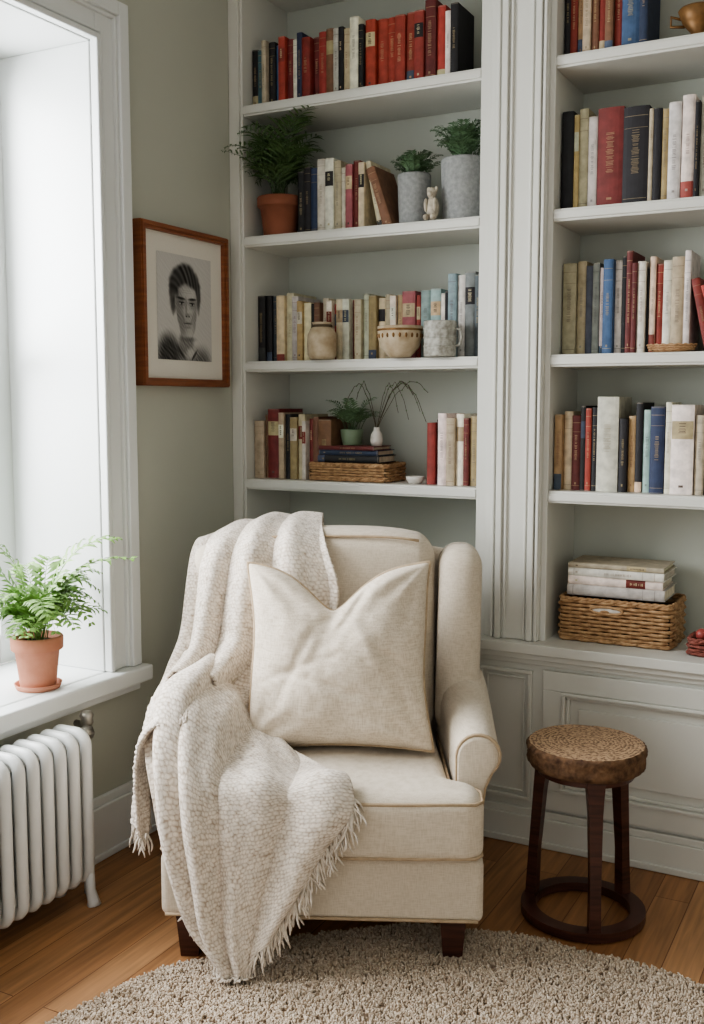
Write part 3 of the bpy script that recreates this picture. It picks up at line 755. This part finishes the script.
# ------------------------------------------------ throw blanket (real knit relief)
def cr1(p0,p1,p2,p3,t): return .5*((2*p1)+(-p0+p2)*t+(2*p0-5*p1+4*p2-p3)*t*t+(-p0+3*p1-3*p2+p3)*t**3)
def sheet(C,nu,nv):
    C=np.array(C,float)
    def interp(A,m):
        k=A.shape[0]; out=[]
        for i in range(m+1):
            u=i/m*(k-1); j=min(int(u),k-2); t=u-j
            p0=A[j-1] if j>0 else 2*A[0]-A[1]
            p3=A[j+2] if j+2<k else 2*A[k-1]-A[k-2]
            out.append(cr1(p0,A[j],A[j+1],p3,t))
        return np.array(out)
    G=interp(C,nv); G=interp(G.transpose(1,0,2),nu).transpose(1,0,2)
    return G
bl=MB(); KN=[]
def normals(G):
    du=np.gradient(G,axis=1); dv=np.gradient(G,axis=0)
    nn=np.cross(du,dv); return nn/(np.linalg.norm(nn,axis=2,keepdims=True)+1e-9)
def add_sheet(C,nu,nv,folds,thick=.006,seed=0,pitch=.0098):
    G=sheet(C,nu,nv); nn=normals(G)
    U_=np.linspace(0,1,nu+1)[None,:].repeat(nv+1,0); V_=np.linspace(0,1,nv+1)[:,None].repeat(nu+1,1)
    D=folds(U_,V_); wu=np.zeros_like(D); wv=np.zeros_like(D); am=np.zeros_like(D); w2=np.zeros_like(D)
    for j in range(nv+1):
        for i in range(nu+1):
            p=Vector((U_[j,i]*5+seed,V_[j,i]*6,seed)); D[j,i]+=.006*noise.noise(p)
            wu[j,i]=noise.noise(p*3.1)*.8+noise.noise(p*9)*.25; wv[j,i]=noise.noise(p*3.3+Vector((9,2,1)))*.8+noise.noise(p*9.5+Vector((3,7,1)))*.25
            am[j,i]=noise.noise(Vector((U_[j,i]*42+seed,V_[j,i]*58,3))); w2[j,i]=noise.noise(Vector((U_[j,i]*18+seed,V_[j,i]*26,7)))
    G=G+nn*D[:,:,None]
    lu=np.cumsum(np.concatenate([np.zeros((nv+1,1)),np.linalg.norm(np.diff(G,axis=1),axis=2)],1),1).mean(0)[None,:].repeat(nv+1,0)+wu*.010
    lv=np.cumsum(np.concatenate([np.zeros((1,nu+1)),np.linalg.norm(np.diff(G,axis=0),axis=2)],0),0).mean(1)[:,None].repeat(nu+1,1)+wv*.010
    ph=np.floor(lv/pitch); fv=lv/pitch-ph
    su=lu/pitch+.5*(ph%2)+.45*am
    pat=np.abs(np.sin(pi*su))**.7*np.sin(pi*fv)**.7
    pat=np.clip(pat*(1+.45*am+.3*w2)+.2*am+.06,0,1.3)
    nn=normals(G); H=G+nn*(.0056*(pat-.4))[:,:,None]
    W=nu+1; F=[]; tot=(nu+1)*(nv+1)
    top=(H+nn*thick*.5).reshape(-1,3); bot=(G-nn*thick*.5).reshape(-1,3)
    for j in range(nv):
        for i in range(nu):
            a=j*W+i; F.append((a,a+1,a+W+1,a+W)); F.append((a+tot,a+W+tot,a+W+1+tot,a+1+tot))
    bd=[i for i in range(nu)]+[j*W+nu for j in range(nv)]+[nv*W+i for i in range(nu,0,-1)]+[j*W for j in range(nv,0,-1)]
    for k in range(len(bd)):
        a,b=bd[k],bd[(k+1)%len(bd)]; F.append((a,a+tot,b+tot,b))
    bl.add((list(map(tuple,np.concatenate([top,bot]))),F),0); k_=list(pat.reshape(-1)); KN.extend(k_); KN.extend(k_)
    return G,nn
def fringe(pts,out,ln=.05,step=.011,grav=.6):
    P=[Vector(p) for p in pts]; acc=0
    for i in range(len(P)-1):
        seg=(P[i+1]-P[i]).length; acc+=seg
        if acc<step: continue
        acc=0
        for q in range(3):
            p=P[i]+(P[i+1]-P[i])*random.random(); l=ln*random.uniform(.7,1.25)
            d=(Vector(out)+Vector((random.uniform(-.45,.45),random.uniform(-.25,.1),random.uniform(-.25,.25)))).normalized()
            pts2=[p]; cur=p.copy()
            for k in range(6):
                d=(d+Vector((random.uniform(-.4,.4),random.uniform(-.2,.12),-grav*.35))).normalized(); cur=cur+d*l/6
                if cur.z<.026: cur.z=.026+random.uniform(0,.004); 
                pts2.append(cur.copy())
            vf=tube(pts2,[.0032,.0024,.0030,.0024,.0028,.0022,.0013],5)
            bl.add(vf,1); KN.extend([1]*len(vf[0]))
A=[
 [(-.365,.72,.66),(-.29,.73,.68),(-.21,.73,.69),(-.13,.73,.69),(-.05,.73,.68)],
 [(-.375,.70,.84),(-.30,.71,.88),(-.21,.70,.91),(-.13,.69,.925),(-.045,.68,.925)],
 [(-.378,.60,.885),(-.31,.60,.910),(-.22,.59,.935),(-.13,.58,.940),(-.04,.575,.935)],
 [(-.384,.49,.845),(-.32,.47,.87),(-.23,.455,.885),(-.13,.445,.895),(-.020,.44,.895)],
 [(-.388,.43,.74),(-.33,.40,.755),(-.24,.385,.76),(-.12,.385,.76),(.015,.385,.765)],
 [(-.393,.38,.645),(-.34,.355,.66),(-.25,.35,.655),(-.15,.36,.63),(-.03,.37,.62)],
 [(-.405,.30,.60),(-.35,.28,.620),(-.27,.28,.61),(-.20,.31,.54),(-.12,.34,.50)],
 [(-.415,.22,.565),(-.36,.20,.610),(-.28,.20,.59),(-.22,.24,.51),(-.15,.27,.46)]]
def fA(U,V):
    k=np.clip((V-.15)*2.4,0.25,1)
    x=U*11+3.2*V+.7*np.sin(5*V)
    return .028*(1-np.abs(np.sin(x)))*k*1.3-.010*k+.006*np.sin(U*29+3*V)*k
GA,_=add_sheet(A,180,300,fA,seed=0)
B=[
 [(-.30,.02,.54),(-.30,.10,.58),(-.30,.18,.60),(-.30,.27,.61),(-.31,.36,.62)],
 [(-.375,.01,.525),(-.38,.09,.56),(-.385,.18,.575),(-.385,.27,.59),(-.385,.36,.60)],
 [(-.405,.02,.45),(-.415,.09,.47),(-.420,.18,.49),(-.42,.27,.51),(-.415,.35,.53)],
 [(-.408,.02,.37),(-.420,.09,.38),(-.428,.18,.40),(-.428,.26,.43),(-.42,.33,.45)],
 [(-.412,.03,.275),(-.425,.09,.275),(-.435,.17,.305),(-.435,.24,.345),(-.43,.31,.37)]]
def fB(U,V): return (.012*np.sin(U*15+1.0+2*V)+.005*np.sin(U*29))*(.3+V)
GB,_=add_sheet(B,150,150,fB,seed=3)
Cc=[
 [(-.390,.36,.61),(-.35,.34,.635),(-.29,.32,.63),(-.24,.30,.57),(-.20,.27,.49),(-.15,.22,.445),(-.09,.19,.435)],
 [(-.405,.24,.58),(-.36,.21,.615),(-.30,.19,.61),(-.245,.18,.55),(-.19,.16,.475),(-.11,.13,.440),(-.02,.12,.434)],
 [(-.400,.10,.52),(-.365,.08,.57),(-.31,.05,.57),(-.245,.05,.515),(-.17,.04,.455),(-.08,.04,.438),(.02,.04,.432)],
 [(-.385,.00,.43),(-.35,-.03,.475),(-.30,-.06,.475),(-.24,-.06,.445),(-.165,-.045,.432),(-.06,-.035,.430),(.065,-.005,.428)],
 [(-.360,-.04,.32),(-.33,-.07,.345),(-.285,-.09,.355),(-.225,-.09,.35),(-.15,-.075,.36),(-.05,-.07,.375),(.072,-.055,.375)],
 [(-.332,-.05,.21),(-.303,-.08,.22),(-.265,-.095,.225),(-.215,-.095,.23),(-.155,-.085,.25),(-.08,-.08,.27),(.015,-.07,.295)],
 [(-.285,-.055,.12),(-.268,-.085,.115),(-.245,-.10,.115),(-.205,-.105,.115),(-.165,-.10,.13),(-.110,-.09,.155),(-.040,-.08,.20)],
 [(-.220,-.07,.058),(-.212,-.10,.045),(-.200,-.11,.036),(-.180,-.115,.032),(-.160,-.11,.040),(-.135,-.105,.070),(-.095,-.09,.115)]]
def fC(U,V):
    x=U*12.0+3.4*V+.5+.7*np.sin(4*V)
    return (.038*(1-np.abs(np.sin(x)))-.012+.006*np.sin(U*33-2*V))*(.45+.65*V)*(1-.45*V*V)+.014*np.sin(V*14+U*5)*np.clip(1-V*1.8,0,1)
GC,_=add_sheet(Cc,240,370,fC,seed=7)
fringe(GC[185::2,-1],(.55,-.25,-.8),.048,.009)
fringe(GC[-1,::2],(.1,-.15,-1),.04,.009)
fringe(GC[295::2,0],(-.3,-.2,-.9),.03,.02)
fringe(GB[-1,::2],(-.1,-.1,-1),.045,.010)
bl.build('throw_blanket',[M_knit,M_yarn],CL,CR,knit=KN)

# ------------------------------------------------ stool
st=MB(); R0=.143
def slab():
    V=[];F=[];seg=90
    prof=[(.02,0),(.9,0),(.965,.006),(.985,.020),(.97,.034),(1.0,.046),(.985,.054),(.955,.058),(.6,.059),(.02,.059)]
    for k,(r_,z) in enumerate(prof):
        for i in range(seg):
            a=2*pi*i/seg; rr=R0*r_
            if .8<r_: rr*=1+.022*noise.noise(Vector((math.cos(a)*2.2,math.sin(a)*2.2,0)))+.03*noise.noise(Vector((math.cos(a)*14,math.sin(a)*14,z*60)))
            V.append((rr*math.cos(a),rr*math.sin(a),.378+z))
    for k in range(len(prof)-1):
        for i in range(seg): F.append((k*seg+i,k*seg+(i+1)%seg,(k+1)*seg+(i+1)%seg,(k+1)*seg+i))
    return V,F,prof,seg
V,F,pr,sg=slab()
side=[q for i,q in enumerate(F) if i//sg<7]; top=[q for i,q in enumerate(F) if i//sg>=7]
st.add((V,side),1); st.add((V,top),2)
st.add(([(R0*.03*math.cos(2*pi*i/16),R0*.03*math.sin(2*pi*i/16),.4372) for i in range(16)],[tuple(range(16))]),2)
for k in range(3):
    a=math.radians(120*k); ca,sa=math.cos(a),math.sin(a)
    def lg(z,rad,wd,tk_):
        c=Vector((ca*rad,sa*rad,z)); t=Vector((-sa,ca,0)); n_=Vector((ca,sa,0)); return [c+t*wd+n_*tk_,c-t*wd+n_*tk_,c-t*wd-n_*tk_,c+t*wd-n_*tk_]
    V=[];F=[]
    lev=[(0.001,.132,.014,.014),(.14,.126,.013,.012),(.30,.114,.016,.013),(.381,.104,.022,.016)]
    for l in lev: V+=[tuple(q) for q in lg(*l)]
    for i in range(len(lev)-1):
        for j in range(4): F.append((4*i+j,4*i+(j+1)%4,4*i+4+(j+1)%4,4*i+4+j))
    F.append((3,2,1,0)); st.add((V,F),0,False)
def ring(r0,r1,z0_,z1_): return lathe([(r0,z0_),(r1,z0_),(r1,z1_),(r0,z1_),(r0,z0_)],64)
st.add(ring(.114,.150,.004,.026),0,False); st.add(ring(.090,.116,.362,.380),0,False)
def mat_rings():
    m,nt,b=newmat('stool_endgrain'); tc=N(nt,'ShaderNodeTexCoord')
    wv=N(nt,'ShaderNodeTexWave',wave_type='RINGS'); wv.rings_direction='Z'; wv.inputs['Scale'].default_value=34; wv.inputs['Distortion'].default_value=6; wv.inputs['Detail'].default_value=4; wv.inputs['Detail Scale'].default_value=4
    L(nt,tc.outputs['Object'],wv.inputs['Vector'])
    n=N(nt,'ShaderNodeTexNoise'); n.inputs['Scale'].default_value=130; L(nt,tc.outputs['Object'],n.inputs['Vector'])
    mu=N(nt,'ShaderNodeMix'); mu.data_type='FLOAT'; mu.inputs[0].default_value=.82; L(nt,wv.outputs['Fac'],mu.inputs[2]); L(nt,n.outputs['Fac'],mu.inputs[3])
    cr=N(nt,'ShaderNodeValToRGB'); cr.color_ramp.elements[0].position=.38;cr.color_ramp.elements[0].color=rgb(108,84,64); cr.color_ramp.elements[1].position=.60; cr.color_ramp.elements[1].color=rgb(184,154,122)
    L(nt,mu.outputs[0],cr.inputs[0]); L(nt,cr.outputs[0],b.inputs['Base Color']); b.inputs['Roughness'].default_value=.8
    bp=N(nt,'ShaderNodeBump'); bp.inputs['Strength'].default_value=.8; bp.inputs['Distance'].default_value=.004; L(nt,mu.outputs[0],bp.inputs['Height']); L(nt,bp.outputs[0],b.inputs['Normal'])
    return m
M_bark=mat_plain('bark',rgb(128,98,72),.9,.3,50,.9,70,bdist=.006,col2=rgb(70,48,34))
st.build('wooden_stool',[M_darkwood,M_bark,mat_rings()],(-.648,2.428,0),math.radians(57))

# ------------------------------------------------ round shag rug (real tufts)
RC=(-.575,1.360); RR=.885
cnt=120000
ang=np.random.rand(cnt)*2*pi; rad=RR*np.sqrt(np.random.rand(cnt))*(1+.010*np.sin(ang*7)+.006*np.sin(ang*19))
bx=RC[0]+rad*np.cos(ang); by=RC[1]+rad*np.sin(ang)
clump=np.sin(bx*95+2*np.sin(by*61))*np.sin(by*89+2*np.sin(bx*67))
hgt=.011+.003*np.random.rand(cnt)+.0015*clump; la=np.random.rand(cnt)*2*pi; lean_=.005*np.random.rand(cnt)+.001
r0=.0030+.0012*np.random.rand(cnt)
Vv=np.zeros((cnt,10,3))
for k in range(3):
    a=la+2*pi*k/3
    for lv,(zf,lf,rf) in enumerate(((0,0,.8),(.6,.45,1.15),(.95,.9,.75))):
        Vv[:,3*lv+k,0]=bx+lean_*lf*np.cos(la)+r0*rf*np.cos(a+.4*lv); Vv[:,3*lv+k,1]=by+lean_*lf*np.sin(la)+r0*rf*np.sin(a+.4*lv); Vv[:,3*lv+k,2]=.006+hgt*zf
Vv[:,9,0]=bx+lean_*1.1*np.cos(la); Vv[:,9,1]=by+lean_*1.1*np.sin(la); Vv[:,9,2]=.006+hgt*1.05
base=(np.arange(cnt)*10)[:,None]
quads=[(3*l+i,3*l+(i+1)%3,3*l+3+(i+1)%3,3*l+3+i) for l in (0,1) for i in range(3)]; tris=[(6,7,9),(7,8,9),(8,6,9)]
Q=np.concatenate([base+np.array(q)[None,:] for q in quads],0); Tt=np.concatenate([base+np.array(q)[None,:] for q in tris],0)
faces=[tuple(q) for q in Q.tolist()]+[tuple(q) for q in Tt.tolist()]
verts=Vv.reshape(-1,3).tolist(); nb=len(verts)
disc,df=lathe([(.001,.001),(RR*.5,.001),(RR-.004,.001),(RR,.004),(RR-.006,.010),(RR*.5,.010),(.001,.010)],96,RC[0],RC[1],0)
verts+= [list(p) for p in disc]; faces+=[tuple(i+nb for i in q) for q in df]
me=bpy.data.meshes.new('shag_rug'); me.from_pydata(verts,[],faces); me.materials.append(M_rug)
me.polygons.foreach_set('use_smooth',[True]*len(faces))
tc_=np.array([rgb(203,187,168)[:3],rgb(190,172,152)[:3],rgb(214,200,183)[:3],rgb(178,159,139)[:3]])
pick=tc_[np.random.choice(4,cnt,p=[.4,.25,.2,.15])]
vc=np.ones((len(verts),4),dtype=np.float32); vc[:nb,:3]=np.repeat(pick,10,0); vc[nb:,:3]=rgb(166,147,128)[:3]
at=me.color_attributes.new('Col','FLOAT_COLOR','POINT'); at.data.foreach_set('color',vc.ravel()); me.update()
ob=bpy.data.objects.new('shag_rug',me); bpy.context.collection.objects.link(ob)

# ------------------------------------------------ light, world, camera
wd=bpy.data.worlds.new('daylight'); bpy.context.scene.world=wd; wd.use_nodes=True
bg=wd.node_tree.nodes['Background']; bg.inputs[0].default_value=(1,.98,.95,1); bg.inputs[1].default_value=.95
def area(name,loc,rot,sx,sy,p,col):
    l=bpy.data.lights.new(name,'AREA'); l.shape='RECTANGLE'; l.size=sx; l.size_y=sy; l.energy=p; l.color=col
    o=bpy.data.objects.new(name,l); o.location=loc; o.rotation_euler=rot; bpy.context.collection.objects.link(o); return o
area('window_daylight',(-2.75,1.35,1.75),(0,math.radians(-72),0),1.6,1.7,155,(.96,.98,1))
cd=bpy.data.cameras.new('camera'); cam=bpy.data.objects.new('camera',cd); bpy.context.collection.objects.link(cam)
cd.sensor_fit='VERTICAL'; cd.sensor_height=36; cd.sensor_width=36; cd.lens=36*1040/1024; cd.clip_start=.05
cam.location=(0,0,1.25); cam.rotation_euler=(pi/2-math.atan(108/1040),0,math.radians(28))
bpy.context.scene.camera=cam
bpy.context.scene.view_settings.view_transform='AgX'
bpy.context.scene.view_settings.look='AgX - Medium High Contrast'
bpy.context.scene.view_settings.exposure=.2
